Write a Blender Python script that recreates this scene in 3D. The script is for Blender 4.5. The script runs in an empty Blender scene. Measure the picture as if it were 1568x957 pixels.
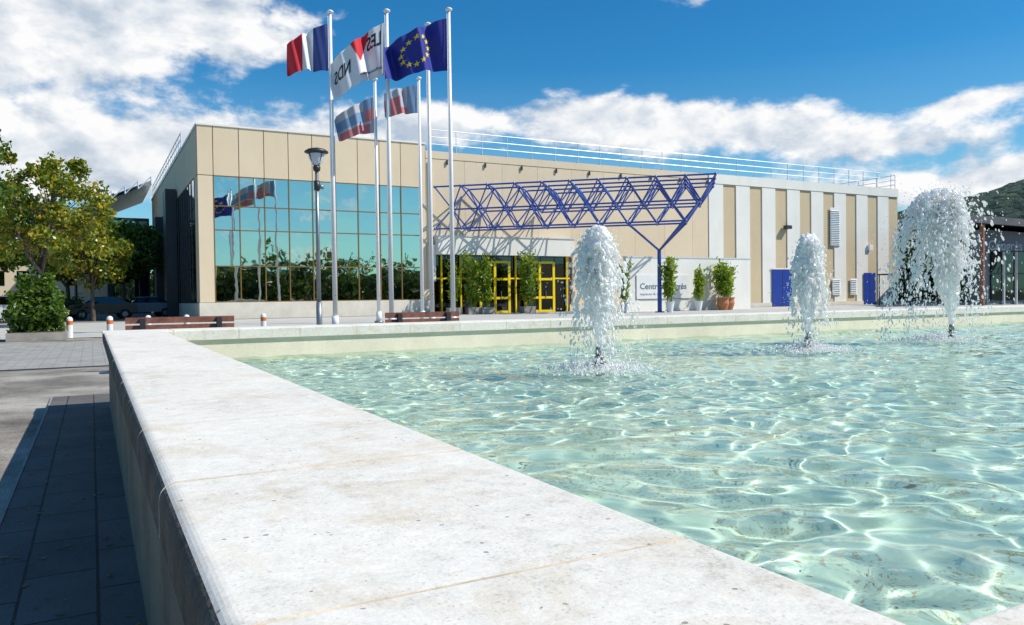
import bpy, bmesh, math, random
import numpy as np
from mathutils import Vector, Matrix, noise as mnoise
random.seed(7); np.random.seed(7)
S=bpy.context.scene
COL=S.collection
# ------------------------------------------------------------------ materials
def newmat(name):
    m=bpy.data.materials.new(name); m.use_nodes=True
    nt=m.node_tree; nt.nodes.clear()
    out=nt.nodes.new('ShaderNodeOutputMaterial')
    return m,nt,out
def nd(nt,t,**kw):
    n=nt.nodes.new(t)
    for k,v in kw.items(): setattr(n,k,v)
    return n
def link(nt,a,b): nt.links.new(a,b)
def setin(nt,sock,val):
    if isinstance(val,bpy.types.NodeSocket): nt.links.new(val,sock)
    else:
        if sock.type=='RGBA' and len(val)==3: val=(*val,1)
        sock.default_value=val
def mth(nt,op,a,b=None,c=None,clamp=False):
    n=nd(nt,'ShaderNodeMath',operation=op); n.use_clamp=clamp
    setin(nt,n.inputs[0],a)
    if b is not None: setin(nt,n.inputs[1],b)
    if c is not None: setin(nt,n.inputs[2],c)
    return n.outputs[0]
def ramp(nt,fac,stops,interp='LINEAR'):
    n=nd(nt,'ShaderNodeValToRGB'); n.color_ramp.interpolation=interp
    el=n.color_ramp.elements
    while len(el)<len(stops): el.new(0.5)
    for e,(p,c) in zip(el,stops):
        e.position=p; e.color=(*c,1) if len(c)==3 else c
    setin(nt,n.inputs[0],fac); return n.outputs[0]
def mixc(nt,fac,a,b,mode='MIX'):
    n=nd(nt,'ShaderNodeMix',data_type='RGBA',blend_type=mode)
    setin(nt,n.inputs[0],fac); setin(nt,n.inputs[6],a); setin(nt,n.inputs[7],b)
    return n.outputs[2]
def noise(nt,vec,scale,detail=4,rough=.55,dist=0):
    n=nd(nt,'ShaderNodeTexNoise'); n.inputs['Scale'].default_value=scale
    n.inputs['Detail'].default_value=detail; n.inputs['Roughness'].default_value=rough
    n.inputs['Distortion'].default_value=dist
    if vec is not None: link(nt,vec,n.inputs['Vector'])
    return n.outputs['Fac']
def pos(nt):
    return nd(nt,'ShaderNodeNewGeometry').outputs['Position']
def bsdf(nt,out,col,rough=.6,metal=0,bump=None,bstr=.2,bdist=.02,**kw):
    p=nd(nt,'ShaderNodeBsdfPrincipled')
    setin(nt,p.inputs['Base Color'],col); setin(nt,p.inputs['Roughness'],rough); setin(nt,p.inputs['Metallic'],metal)
    for k,v in kw.items(): setin(nt,p.inputs[k.replace('_',' ')],v)
    if bump is not None:
        b=nd(nt,'ShaderNodeBump'); b.inputs['Strength'].default_value=bstr; b.inputs['Distance'].default_value=bdist
        link(nt,bump,b.inputs['Height']); link(nt,b.outputs[0],p.inputs['Normal'])
    link(nt,p.outputs[0],out.inputs[0]); return p
def mat(name,col,rough=.6,metal=0,var=.12,scale=3,bstr=0,fine=40,streak=0,**kw):
    m,nt,out=newmat(name); P=pos(nt)
    n1=noise(nt,P,scale,4,.6); n2=noise(nt,P,fine,3,.6)
    f=mth(nt,'ADD',mth(nt,'MULTIPLY',n1,.7),mth(nt,'MULTIPLY',n2,.3))
    lo=tuple(c*(1-var*1.6) for c in col); hi=tuple(min(1,c*(1+var)) for c in col)
    c=ramp(nt,f,[(.3,lo),(.7,hi)])
    if streak:
        mp=nd(nt,'ShaderNodeMapping'); mp.inputs['Scale'].default_value=(1.2,1.2,.25); link(nt,P,mp.inputs[0])
        s_=ramp(nt,noise(nt,mp.outputs[0],1.0,5,.65),[(.5,(1,1,1)),(.8,(1-streak,1-streak*1.05,1-streak*1.1))])
        c=mixc(nt,1.0,c,s_,'MULTIPLY')
    bsdf(nt,out,c,rough,metal,bump=n2 if bstr else None,bstr=bstr,bdist=.01,**kw)
    return m
M={}
M['white']=mat('white_paint',(.82,.79,.72),.5,var=.04,scale=.6,streak=.08)
M['cream']=mat('cream_panel',(.73,.59,.41),.7,var=.03,scale=.4,fine=5,streak=.06)
M['cream2']=mat('cream_panel_b',(.715,.575,.395),.7,var=.03,scale=.5,fine=5,streak=.06)
M['beige']=mat('beige_render',(.58,.46,.29),.7,var=.04,scale=.5,fine=5,streak=.06)
M['joint']=mat('panel_joint',(.22,.12,.07),.8)
M['plinth']=mat('plinth_concrete',(.68,.63,.54),.8,var=.10,scale=1.5,streak=.1)
M['gold']=mat('bronze_mullion',(.30,.17,.05),.35,metal=.5)
M['dark']=mat('dark_interior',(.018,.018,.02),.6)
M['darkmetal']=mat('dark_metal',(.06,.06,.065),.45,metal=.5)
M['grey']=mat('grey_steel',(.30,.31,.32),.4,metal=.6)
M['galv']=mat('galvanised_rail',(.66,.72,.78),.4,metal=.2)
M['blue']=mat('blue_steel_paint',(.03,.085,.36),.35,var=.12)
M['bluedoor']=mat('blue_door_paint',(.015,.05,.30),.45)
M['yellow']=mat('yellow_frame_paint',(.88,.64,.01),.4,var=.05)
M['polewhite']=mat('pole_white',(.82,.81,.80),.35,var=.04)
M['bench']=mat('bench_wood',(.25,.10,.065),.55,var=.35,scale=8,bstr=.3)
M['orange']=mat('orange_band',(.7,.16,.03),.5)
M['terra']=mat('terracotta',(.45,.18,.08),.75)
M['bark']=mat('bark',(.12,.095,.07),.9,var=.4,scale=6)
M['tyre']=mat('rubber',(.02,.02,.02),.8)
M['roofdark']=mat('dark_roof',(.10,.10,.11),.7,var=.2,scale=1)
M['redbrown']=mat('red_brown_post',(.24,.10,.06),.6)
M['hallwall']=mat('grey_blue_cladding',(.14,.17,.21),.6,var=.1)
M['signgrey']=mat('sign_lettering',(.12,.15,.20),.5)
M['lettergrey']=mat('hall_lettering',(.42,.44,.47),.5)
M['signwhite']=mat('sign_panel',(.78,.78,.77),.4,var=.04)
M['planter']=mat('planter_concrete',(.33,.30,.26),.85,var=.2)
M['edge']=mat('weathered_shaded_edge',(.12,.095,.07),.85,var=.5,scale=9,bstr=.6,fine=90)  # weathered stone colour, darkened to paint in shade on the sun-averted coping side
M['fr_blue']=mat('flag_blue',(.012,.04,.20),.7,var=.05)
M['fl_white']=mat('flag_white',(.74,.75,.78),.7,var=.04)
M['fl_red']=mat('flag_red',(.60,.015,.03),.7,var=.05)
M['eu_blue']=mat('flag_eu_blue',(.020,.028,.26),.7,var=.05)
M['eu_gold']=mat('flag_gold',(.80,.60,.03),.7,var=.05)
M['fl_ltblue']=mat('flag_light_blue',(.16,.27,.42),.7,var=.05)
M['fl_grey']=mat('flag_grey',(.42,.43,.47),.7,var=.08)
M['fl_pink']=mat('flag_faded_red',(.50,.16,.17),.7,var=.08)
M['fl_black']=mat('flag_black',(.02,.02,.03),.7)
def glassmat(name,col,rough=.015,b_=.25):
    m,nt,out=newmat(name); P=pos(nt)
    b=noise(nt,P,.55,2)
    bsdf(nt,out,col,rough,1.0,bump=b,bstr=b_,bdist=.03); return m
M['mirror']=glassmat('coated_glass',(.62,.66,.60))
M['sideglass']=glassmat('side_glass',(.30,.34,.36))
M['darkglass']=glassmat('dark_glass',(.07,.08,.085),.03)
def leafmat(name,c1,c2,c3):
    m,nt,out=newmat(name)
    g=nd(nt,'ShaderNodeNewGeometry')
    n=noise(nt,g.outputs['Position'],.9,2)
    f=mth(nt,'ADD',mth(nt,'MULTIPLY',g.outputs['Random Per Island'],.6),mth(nt,'MULTIPLY',n,.4))
    c=ramp(nt,f,[(.15,c1),(.5,c2),(.85,c3)])
    d=nd(nt,'ShaderNodeBsdfDiffuse'); t=nd(nt,'ShaderNodeBsdfTranslucent'); gl=nd(nt,'ShaderNodeBsdfGlossy'); gl.inputs['Roughness'].default_value=.4
    link(nt,c,d.inputs[0]); link(nt,mixc(nt,1.0,c,(1.5,1.5,.6),'MULTIPLY'),t.inputs[0])
    mx=nd(nt,'ShaderNodeMixShader'); mx.inputs[0].default_value=.4; link(nt,d.outputs[0],mx.inputs[1]); link(nt,t.outputs[0],mx.inputs[2])
    m2=nd(nt,'ShaderNodeMixShader'); m2.inputs[0].default_value=.05; link(nt,mx.outputs[0],m2.inputs[1]); link(nt,gl.outputs[0],m2.inputs[2])
    link(nt,m2.outputs[0],out.inputs[0]); return m
M['leaf']=leafmat('leaf_green',(.03,.08,.010),(.085,.165,.018),(.19,.25,.025))
M['leafyel']=leafmat('leaf_autumn',(.05,.11,.012),(.16,.23,.018),(.62,.42,.03))
M['leafdark']=leafmat('leaf_dark',(.02,.05,.012),(.055,.10,.018),(.12,.16,.03))
M['leafbam']=leafmat('leaf_bamboo',(.09,.17,.014),(.22,.32,.025),(.40,.44,.04))
M['fallen']=leafmat('leaf_fallen',(.16,.09,.03),(.36,.22,.07),(.55,.40,.12))
# ------------------------------------------------------------------ mesh builder
class MB:
    def __init__(s): s.v=[];s.f=[];s.mi=[];s.mats=[]
    def mid(s,m):
        if m not in s.mats: s.mats.append(m)
        return s.mats.index(m)
    def add(s,vs,fs,m):
        o=len(s.v); s.v.extend([tuple(p) for p in vs]); k=s.mid(m)
        for f in fs: s.f.append(tuple(i+o for i in f)); s.mi.append(k)
    def box(s,x0,y0,z0,x1,y1,z1,m):
        vs=[(x0,y0,z0),(x1,y0,z0),(x1,y1,z0),(x0,y1,z0),(x0,y0,z1),(x1,y0,z1),(x1,y1,z1),(x0,y1,z1)]
        s.add(vs,[(0,3,2,1),(4,5,6,7),(0,1,5,4),(1,2,6,5),(2,3,7,6),(3,0,4,7)],m)
    def cyl(s,p0,p1,r0,r1=None,n=8,m='grey',caps=True):
        if r1 is None: r1=r0
        p0=Vector(p0);p1=Vector(p1);d=(p1-p0)
        if d.length<1e-6: return
        d.normalize(); a=d.orthogonal().normalized(); b=d.cross(a)
        vs=[]
        for p,r in((p0,r0),(p1,r1)):
            for i in range(n):
                t=2*math.pi*i/n; vs.append(p+(a*math.cos(t)+b*math.sin(t))*r)
        fs=[(i,(i+1)%n,n+(i+1)%n,n+i) for i in range(n)]
        if caps: fs+= [tuple(range(n-1,-1,-1)),tuple(range(n,2*n))]
        s.add(vs,fs,m)
    def lathe(s,c,prof,n,m):
        vs=[]
        for r,z in prof:
            for i in range(n):
                t=2*math.pi*i/n; vs.append((c[0]+r*math.cos(t),c[1]+r*math.sin(t),c[2]+z))
        fs=[]
        for k in range(len(prof)-1):
            for i in range(n): fs.append((k*n+i,k*n+(i+1)%n,(k+1)*n+(i+1)%n,(k+1)*n+i))
        s.add(vs,fs,m)
    def obj(s,name,parent=None,smooth=False,loc=None):
        me=bpy.data.meshes.new(name); me.from_pydata(s.v,[],s.f)
        for k in s.mats: me.materials.append(M[k] if isinstance(k,str) else k)
        me.polygons.foreach_set('material_index',s.mi)
        if smooth: me.polygons.foreach_set('use_smooth',[True]*len(s.f))
        me.update()
        o=bpy.data.objects.new(name,me); COL.objects.link(o)
        if parent: o.parent=parent
        return o
def empty(name,loc=(0,0,0)):
    o=bpy.data.objects.new(name,None); COL.objects.link(o); return o
def npmesh(name,V,F,mats,mi=None,smooth=False,parent=None):
    me=bpy.data.meshes.new(name); V=np.asarray(V,dtype=np.float32); F=np.asarray(F,dtype=np.int32)
    k=F.shape[1]
    me.vertices.add(len(V)); me.vertices.foreach_set('co',V.ravel())
    me.loops.add(F.size); me.loops.foreach_set('vertex_index',F.ravel())
    me.polygons.add(len(F)); me.polygons.foreach_set('loop_start',np.arange(0,F.size,k,dtype=np.int32))
    try: me.polygons.foreach_set('loop_total',np.full(len(F),k,dtype=np.int32))
    except Exception: pass
    for m in mats: me.materials.append(M[m] if isinstance(m,str) else m)
    if mi is not None: me.polygons.foreach_set('material_index',np.asarray(mi,dtype=np.int32))
    me.polygons.foreach_set('use_smooth',np.full(len(F),smooth))
    me.update(calc_edges=True); me.validate()
    o=bpy.data.objects.new(name,me); COL.objects.link(o)
    if parent: o.parent=parent
    return o
# ------------------------------------------------------------------ camera
f_s,f_c=math.sin(math.radians(28.2)),math.cos(math.radians(28.2))
pt=math.radians(1.09); rl=math.radians(.745)
F=Vector((f_s*math.cos(pt),f_c*math.cos(pt),-math.sin(pt))); R0=Vector((f_c,-f_s,0)); U0=R0.cross(F)
R=R0*math.cos(rl)-U0*math.sin(rl); U=U0*math.cos(rl)+R0*math.sin(rl)
cam=bpy.data.cameras.new('camera'); camo=bpy.data.objects.new('camera',cam); COL.objects.link(camo)
mw=Matrix.Identity(4)
for i in range(3): mw[i][0]=R[i]; mw[i][1]=U[i]; mw[i][2]=-F[i]
mw[0][3]=0;mw[1][3]=0;mw[2][3]=1.05
camo.matrix_world=mw; cam.lens=27.55; cam.sensor_width=36; cam.clip_start=.05; cam.clip_end=6000
S.camera=camo
# ------------------------------------------------------------------ light
sd=Vector((.62,-.45,.80)).normalized()
sl=bpy.data.lights.new('sun','SUN'); sl.energy=5.0; sl.angle=math.radians(.5); sl.color=(1,.955,.875)
so=bpy.data.objects.new('sun',sl); COL.objects.link(so); so.rotation_euler=sd.to_track_quat('Z','Y').to_euler()
so.location=(20,-20,60)
sl.cycles.is_caustics_light=True
W=bpy.data.worlds.new('World'); S.world=W; W.use_nodes=True
nt=W.node_tree; nt.nodes.clear()
out=nd(nt,'ShaderNodeOutputWorld'); bg=nd(nt,'ShaderNodeBackground'); bg.inputs[1].default_value=.12
sky=nd(nt,'ShaderNodeTexSky'); sky.sky_type='NISHITA'; sky.sun_disc=False
sky.sun_elevation=math.asin(sd.z); sky.sun_rotation=math.atan2(sd.x,sd.y); sky.altitude=300; sky.air_density=1.0; sky.dust_density=.4; sky.ozone_density=2.0
tc=nd(nt,'ShaderNodeTexCoord'); sep=nd(nt,'ShaderNodeSeparateXYZ'); link(nt,tc.outputs['Generated'],sep.inputs[0])
X,Y,Z=sep.outputs
az=mth(nt,'MULTIPLY',mth(nt,'ARCTAN2',X,Y),57.2958)
el=mth(nt,'MULTIPLY',mth(nt,'ARCSINE',Z),57.2958)
def blob(ca,ce,ra,re,amp,tilt=0):
    da=mth(nt,'SUBTRACT',az,ca); de=mth(nt,'SUBTRACT',mth(nt,'SUBTRACT',el,ce),mth(nt,'MULTIPLY',da,tilt))
    q1=mth(nt,'DIVIDE',da,ra); q2=mth(nt,'DIVIDE',de,re)
    q=mth(nt,'MULTIPLY_ADD',q1,q1,mth(nt,'MULTIPLY',q2,q2))
    return mth(nt,'MULTIPLY',mth(nt,'EXPONENT',mth(nt,'MULTIPLY',q,-1.0)),amp)
blobs=[(-4,18.5,9,4.8,.50,0),(8,18.5,9,3.3,.40,0),(-3,13,6,3,.20,0),(0,9.0,12,2.8,.50,0),(11,9.8,8,2.5,.46,-.03),(20,12.0,5,2.0,.36,0),(33,12.6,10,1.8,.42,0),(44,11.4,11,2.0,.44,-.06),
 (53,9.6,6,1.1,.26,0),(59,11.9,3.4,.8,.38,.15),(60,6.8,13,1.9,.48,.02),(44,20.6,5,.9,.30,0),(24,21,4,.8,.22,0),(52,20.5,2,.6,.2,0)]
acc=None
for b in blobs:
    o_=blob(*b); acc=o_ if acc is None else mth(nt,'ADD',acc,o_)
away=mth(nt,'SUBTRACT',1.0,mth(nt,'EXPONENT',mth(nt,'MULTIPLY',mth(nt,'POWER',mth(nt,'ABSOLUTE',mth(nt,'DIVIDE',mth(nt,'SUBTRACT',az,28.0),50.0)),4.0),-1.0)))
acc=mth(nt,'ADD',acc,mth(nt,'MULTIPLY',away,.13))
def cvec(de=0,da=0):
    c=nd(nt,'ShaderNodeCombineXYZ'); link(nt,mth(nt,'MULTIPLY',mth(nt,'ADD',az,da),.1),c.inputs[0]); link(nt,mth(nt,'MULTIPLY',mth(nt,'ADD',el,de),.17),c.inputs[1]); c.inputs[2].default_value=3.7
    return c.outputs[0]
n0=noise(nt,cvec(),1.9,8,.58,.12); n1=noise(nt,cvec(1.0,.9),1.9,4,.58,.12)
dens=mth(nt,'ADD',n0,acc)
cov=nd(nt,'ShaderNodeMapRange'); cov.interpolation_type='SMOOTHSTEP'; link(nt,dens,cov.inputs[0]); cov.inputs[1].default_value=.67; cov.inputs[2].default_value=.88
shade=mth(nt,'ADD',mth(nt,'MULTIPLY',mth(nt,'SUBTRACT',n0,n1),2.8),.62,clamp=True)
thick=nd(nt,'ShaderNodeMapRange'); link(nt,dens,thick.inputs[0]); thick.inputs[1].default_value=.9; thick.inputs[2].default_value=1.2; thick.inputs[3].default_value=1; thick.inputs[4].default_value=.74
shade=mth(nt,'MULTIPLY',shade,thick.outputs[0])
ccol=ramp(nt,shade,[(.1,(4.2,4.9,5.8)),(.5,(6.3,6.7,7.2)),(.8,(8.2,8.2,8.2))])
hs=nd(nt,'ShaderNodeHueSaturation'); hs.inputs['Saturation'].default_value=1.35; hs.inputs['Value'].default_value=.98; link(nt,sky.outputs[0],hs.inputs['Color'])
skc=mixc(nt,1.0,hs.outputs[0],(.44,1.0,1.08),'MULTIPLY')
hz=nd(nt,'ShaderNodeMapRange'); link(nt,el,hz.inputs[0]); hz.inputs[1].default_value=2; hz.inputs[2].default_value=16; hz.inputs[3].default_value=.36; hz.inputs[4].default_value=0
skc=mixc(nt,hz.outputs[0],skc,(4.3,5.3,6.0))
fin=mixc(nt,cov.outputs[0],skc,ccol)
link(nt,fin,bg.inputs[0]); link(nt,bg.outputs[0],out.inputs[0])
# ------------------------------------------------------------------ ground
def sheet(name,x0,y0,x1,y1,z,m):
    b=MB(); b.add([(x0,y0,z),(x1,y0,z),(x1,y1,z),(x0,y1,z)],[(0,1,2,3)],m); return b.obj(name)
def asphalt():
    m,nt,out=newmat('asphalt'); P=pos(nt)
    a=noise(nt,P,110,4,.75); b=noise(nt,P,.7,5,.6); v=nd(nt,'ShaderNodeTexVoronoi'); v.inputs['Scale'].default_value=70; link(nt,P,v.inputs['Vector'])
    c=ramp(nt,mth(nt,'ADD',mth(nt,'MULTIPLY',a,.6),mth(nt,'MULTIPLY',b,.4)),[(.40,(.10,.088,.075)),(.5,(.28,.25,.21)),(.60,(.52,.48,.41))])
    st=ramp(nt,noise(nt,P,1.6,5,.7,.8),[(.5,(1,1,1)),(.68,(.62,.60,.58))])
    c=mixc(nt,1.0,c,st,'MULTIPLY')
    bsdf(nt,out,c,.9,bump=v.outputs[0],bstr=.5,bdist=.004); return m
M['asphalt']=asphalt()
def brickmat(name,c1,c2,mort,w,h,ms,scale=1,off=.5,rot=0,rough=.8,var=.5):
    m,nt,out=newmat(name); P=pos(nt)
    mp=nd(nt,'ShaderNodeMapping'); mp.inputs['Rotation'].default_value=(0,0,rot); link(nt,P,mp.inputs[0])
    b=nd(nt,'ShaderNodeTexBrick'); b.offset=off; link(nt,mp.outputs[0],b.inputs['Vector'])
    for k,v in (('Color1',(*c1,1)),('Color2',(*c2,1)),('Mortar',(*mort,1)),('Scale',scale),('Mortar Size',ms),('Brick Width',w),('Row Height',h)): b.inputs[k].default_value=v
    n=noise(nt,P,2.2,6,.65); n2=noise(nt,P,70,3,.6)
    k=ramp(nt,mth(nt,'ADD',mth(nt,'MULTIPLY',n,.6),mth(nt,'MULTIPLY',n2,.4)),[(.3,(1-var,)*3),(.7,(1.1,)*3)])
    c=mixc(nt,1.0,b.outputs[0],k,'MULTIPLY')
    bsdf(nt,out,c,rough,bump=mth(nt,'SUBTRACT',mth(nt,'MULTIPLY',n2,.3),b.outputs['Fac']),bstr=.35,bdist=.006); return m
M['tiles']=brickmat('paving_slab',(.17,.155,.14),(.13,.12,.11),(.03,.03,.025),.5,.25,.006,rot=math.pi/2)
M['pavers']=brickmat('block_paving',(.46,.44,.40),(.40,.385,.35),(.25,.24,.22),.4,.2,.01)
M['earth']=mat('earth_grass',(.07,.09,.03),.95,var=.4,scale=.2)
M['concrete']=mat('pavement_concrete',(.50,.48,.44),.85,var=.12,scale=.8)
sheet('ground',-2500,-2500,2500,2500,-.03,'earth')
sheet('asphalt_plaza',-60,-60,90,130,-.02,'asphalt')
sheet('block_paving',-60,15,90,25,-.012,'pavers')
sheet('concrete_pavement',-60,27.5,90,47.6,-.008,'concrete')
sheet('slab_path',-.40,-3,.2,10.2,0,'tiles')
b=MB(); b.box(-60,27.35,-.02,-2.4,27.5,.1,'planter'); b.box(-.42,-3,-.018,-.403,10.2,.004,'planter'); b.box(-60,14.85,-.019,.5,14.99,-.008,'darkmetal'); b.obj('kerb')
# ------------------------------------------------------------------ pool
CX=.085; CW=.525
def stone(name,base):
    m,nt,out=newmat(name); P=pos(nt)
    big=noise(nt,P,2.4,6,.6); mid=noise(nt,P,30,5,.7); fine=noise(nt,P,170,3,.75)
    v=nd(nt,'ShaderNodeTexVoronoi'); v.inputs['Scale'].default_value=42; v.inputs['Randomness'].default_value=1; link(nt,P,v.inputs['Vector'])
    v2=nd(nt,'ShaderNodeTexVoronoi'); v2.inputs['Scale'].default_value=120; link(nt,P,v2.inputs['Vector'])
    pm=noise(nt,P,9,3,.6); dis=noise(nt,P,120,2,.6)
    pit=mth(nt,'MULTIPLY',mth(nt,'LESS_THAN',mth(nt,'ADD',v.outputs['Distance'],mth(nt,'MULTIPLY',dis,.18)),mth(nt,'MULTIPLY',pm,.38)),mth(nt,'GREATER_THAN',pm,.57))
    pit2=mth(nt,'MULTIPLY',mth(nt,'LESS_THAN',v2.outputs['Distance'],.21),mth(nt,'GREATER_THAN',noise(nt,P,16,3,.6),.50))
    f=mth(nt,'ADD',mth(nt,'ADD',mth(nt,'MULTIPLY',big,.24),mth(nt,'MULTIPLY',mid,.38)),mth(nt,'MULTIPLY',fine,.38))
    c=ramp(nt,f,[(.36,tuple(x*.64 for x in base)),(.46,tuple(x*.90 for x in base)),(.55,base),(.66,tuple(min(.92,x*1.16) for x in base))])
    st=ramp(nt,noise(nt,P,5.5,7,.75,.6),[(.50,(1,1,1)),(.70,(.85,.78,.68))])
    c=mixc(nt,1.0,c,st,'MULTIPLY')
    pale=ramp(nt,noise(nt,P,3.2,5,.7,1.5),[(.58,(0,0,0)),(.72,(.4,.4,.4))])  # noise-placed paler patches in the stone colour
    c=mixc(nt,pale,c,(.88,.87,.84))
    c=mixc(nt,mth(nt,'MULTIPLY',pit,.7),c,(.18,.13,.09)); c=mixc(nt,mth(nt,'MULTIPLY',pit2,.28),c,(.26,.21,.15))
    h=mth(nt,'SUBTRACT',mth(nt,'ADD',mth(nt,'MULTIPLY',mid,.25),mth(nt,'MULTIPLY',fine,.25)),mth(nt,'MULTIPLY',mth(nt,'ADD',pit,mth(nt,'MULTIPLY',pit2,.5)),.6))
    bsdf(nt,out,c,.85,bump=h,bstr=.4,bdist=.005); return m
M['coping']=stone('coping_stone',(.79,.745,.66))
M['mortar']=mat('tan_mortar',(.70,.56,.40),.85,var=.3,scale=14,fine=80)
M['poolwall']=mat('pool_wall_render',(.80,.72,.55),.8,var=.12,scale=1.6,streak=.12)
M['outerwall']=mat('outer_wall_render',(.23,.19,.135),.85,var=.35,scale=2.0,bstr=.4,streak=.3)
pool=empty('fountain_pool')
def prof(w,zt,zb,r,n=9):
    p=[(0.012,zb),(0.0,zb+.02)]
    for i in range(n+1):
        a=math.pi-i*math.pi/2/n; p.append((r+r*math.cos(a),zt-r+r*math.sin(a)))
    for i in range(n+1):
        a=math.pi/2-i*math.pi/2/n; p.append((w-r*.5+r*.5*math.cos(a),zt-r*.5+r*.5*math.sin(a)))
    p.append((w,zb)); return p
def slab(b,o,ax,a0,a1,flip=False,m='coping',dz=0,sh=0):
    p=prof(CW,.77+dz,.665,.028)
    vs=[]
    for a in(a0,a1):
        for q,z in p:
            if sh: q=min(max(q,sh),CW-sh)
            qq=CW-q if flip else q
            vs.append((o[0]+qq,a,z) if ax=='y' else (a,o[1]+qq,z))
    n=len(p)
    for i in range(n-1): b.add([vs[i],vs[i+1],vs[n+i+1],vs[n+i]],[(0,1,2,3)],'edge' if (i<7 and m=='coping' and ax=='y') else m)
    b.add(vs,[(n-1,0,n,2*n-1),tuple(range(n)),tuple(range(2*n-1,n-1,-1))],m)
b=MB(); y=-1.16
while y<8.39:
    y1=min(y+.62,8.395); dz=random.uniform(-.0008,.0008)
    slab(b,(CX,0),'y',y+.004,y1-.004,dz=dz)
    if y1<8.39: slab(b,(CX,0),'y',y1-.004,y1+.004,m='mortar',dz=-.0014,sh=.001)
    y=y1
x=CX
while x<20:
    slab(b,(0,8.4),'x',x+.004,x+.616,flip=True,dz=random.uniform(-.0008,.0008)); slab(b,(0,8.4),'x',x+.616,x+.624,flip=True,m='mortar',dz=-.0018,sh=.001)
    x+=.62
x=CX+CW+.004
while x<20:
    slab(b,(0,-.115),'x',x+.004,x+.616,dz=random.uniform(-.0008,.0008)); slab(b,(0,-.115),'x',x+.616,x+.624,m='mortar',dz=-.0018,sh=.001)
    x+=.62
bmo=b.obj('coping',pool)
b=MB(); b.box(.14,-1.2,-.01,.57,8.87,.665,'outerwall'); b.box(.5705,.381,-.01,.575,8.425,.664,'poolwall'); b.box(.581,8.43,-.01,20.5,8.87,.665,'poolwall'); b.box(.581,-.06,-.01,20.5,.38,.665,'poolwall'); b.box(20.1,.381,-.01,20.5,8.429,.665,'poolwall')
pw=b.obj('walls',pool)
def floormat():
    m,nt,out=newmat('pool_floor'); P=pos(nt)
    n=noise(nt,P,1.2,6,.65); n2=noise(nt,P,9,6,.7); n3=noise(nt,P,60,4,.7)
    c=ramp(nt,mth(nt,'ADD',mth(nt,'MULTIPLY',n,.6),mth(nt,'MULTIPLY',n2,.4)),[(.35,(.50,.60,.50)),(.52,(.66,.73,.62)),(.7,(.76,.80,.70))])
    deb=mth(nt,'MULTIPLY',mth(nt,'GREATER_THAN',n3,.56),mth(nt,'GREATER_THAN',noise(nt,P,1.9,3,.6),.46))
    c=mixc(nt,mth(nt,'MULTIPLY',deb,.75),c,(.42,.27,.10))
    bsdf(nt,out,c,.8); return m
M['floor']=floormat()
b=MB(); b.box(.576,.382,.0,20.09,8.428,.10,'floor'); pf=b.obj('floor',pool)
def leafquads(C,size,rg,up=.0,aspect=1.6):
    n=len(C); a=rg.normal(size=(n,3)); a/=np.linalg.norm(a,axis=1,keepdims=True); c=rg.normal(size=(n,3)); c[:,2]+=up
    bb=np.cross(a,c); bb/=np.maximum(np.linalg.norm(bb,axis=1,keepdims=True),1e-6)
    s=(size*rg.uniform(.6,1.3,n))[:,None]; a=a*s*aspect*.5; bb=bb*s*.5
    V=np.stack([C-a,C+bb,C+a,C-bb],1).reshape(-1,3); F=np.arange(4*n).reshape(-1,4)
    return V,F
rg=np.random.RandomState(77); n_=1500; C=np.stack([.65+rg.rand(n_)**1.3*9,.45+rg.rand(n_)**1.2*6,np.full(n_,0.)],1)
V,Fq=leafquads(C,.014,rg); V[:,2]=.102+np.abs(V[:,2])*.3; pd=npmesh('pool_debris',V,Fq,['fallen'])
# water
def watermat():
    m,nt,out=newmat('pool_water')
    g=nd(nt,'ShaderNodeBsdfGlass'); g.inputs['IOR'].default_value=1.33; g.inputs['Roughness'].default_value=0; g.inputs['Color'].default_value=(.90,.99,.965,1)
    link(nt,g.outputs[0],out.inputs[0]); return m
M['water']=watermat()
xs=np.concatenate([np.arange(.575,7,.016),np.arange(7,20.1,.05)]); ys=np.arange(.38,8.432,.016)
XX,YY=np.meshgrid(xs,ys); H=np.zeros_like(XX)
rg=np.random.RandomState(3)
WX=XX+.04*np.sin(YY*3.1+1)+.03*np.sin(XX*2.3+YY*4.1); WY=YY+.04*np.sin(XX*2.7+2)+.03*np.sin(YY*3.9-XX*3)
for i in range(48):
    lam=.085*math.exp(rg.uniform(0,1.75)); k=2*math.pi/lam; th=rg.uniform(0,2*math.pi) if i%3 else rg.normal(.9,.5)
    A=.00165*(lam/.3)**1.25*rg.uniform(.5,1.3)
    H+=A*np.sin(k*(WX*math.cos(th)+WY*math.sin(th))+rg.uniform(0,6.28))
JETS=[(3.48,5.06,1.10),(6.35,5.54,1.15),(8.96,5.71,1.78)]
for jx,jy,_ in JETS:
    r=np.sqrt((XX-jx)**2+(YY-jy)**2); H+=.007*np.exp(-r/.6)*np.sin(2*math.pi*r/.13+jx)
H*=.8+.4*np.sin(XX*.9+YY*1.3)*np.sin(YY*.8-XX*.5)
V=np.stack([XX.ravel(),YY.ravel(),.47+H.ravel()],1); nx=len(xs); ny=len(ys)
ii=(np.arange(ny-1)[:,None]*nx+np.arange(nx-1)[None,:]).ravel(); Fq=np.stack([ii,ii+1,ii+1+nx,ii+nx],1)
wat=npmesh('pool_water',V,Fq,['water'],smooth=True)
wat.cycles.is_caustics_caster=True
for o in(pf,pw,pd): o.cycles.is_caustics_receiver=True
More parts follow.
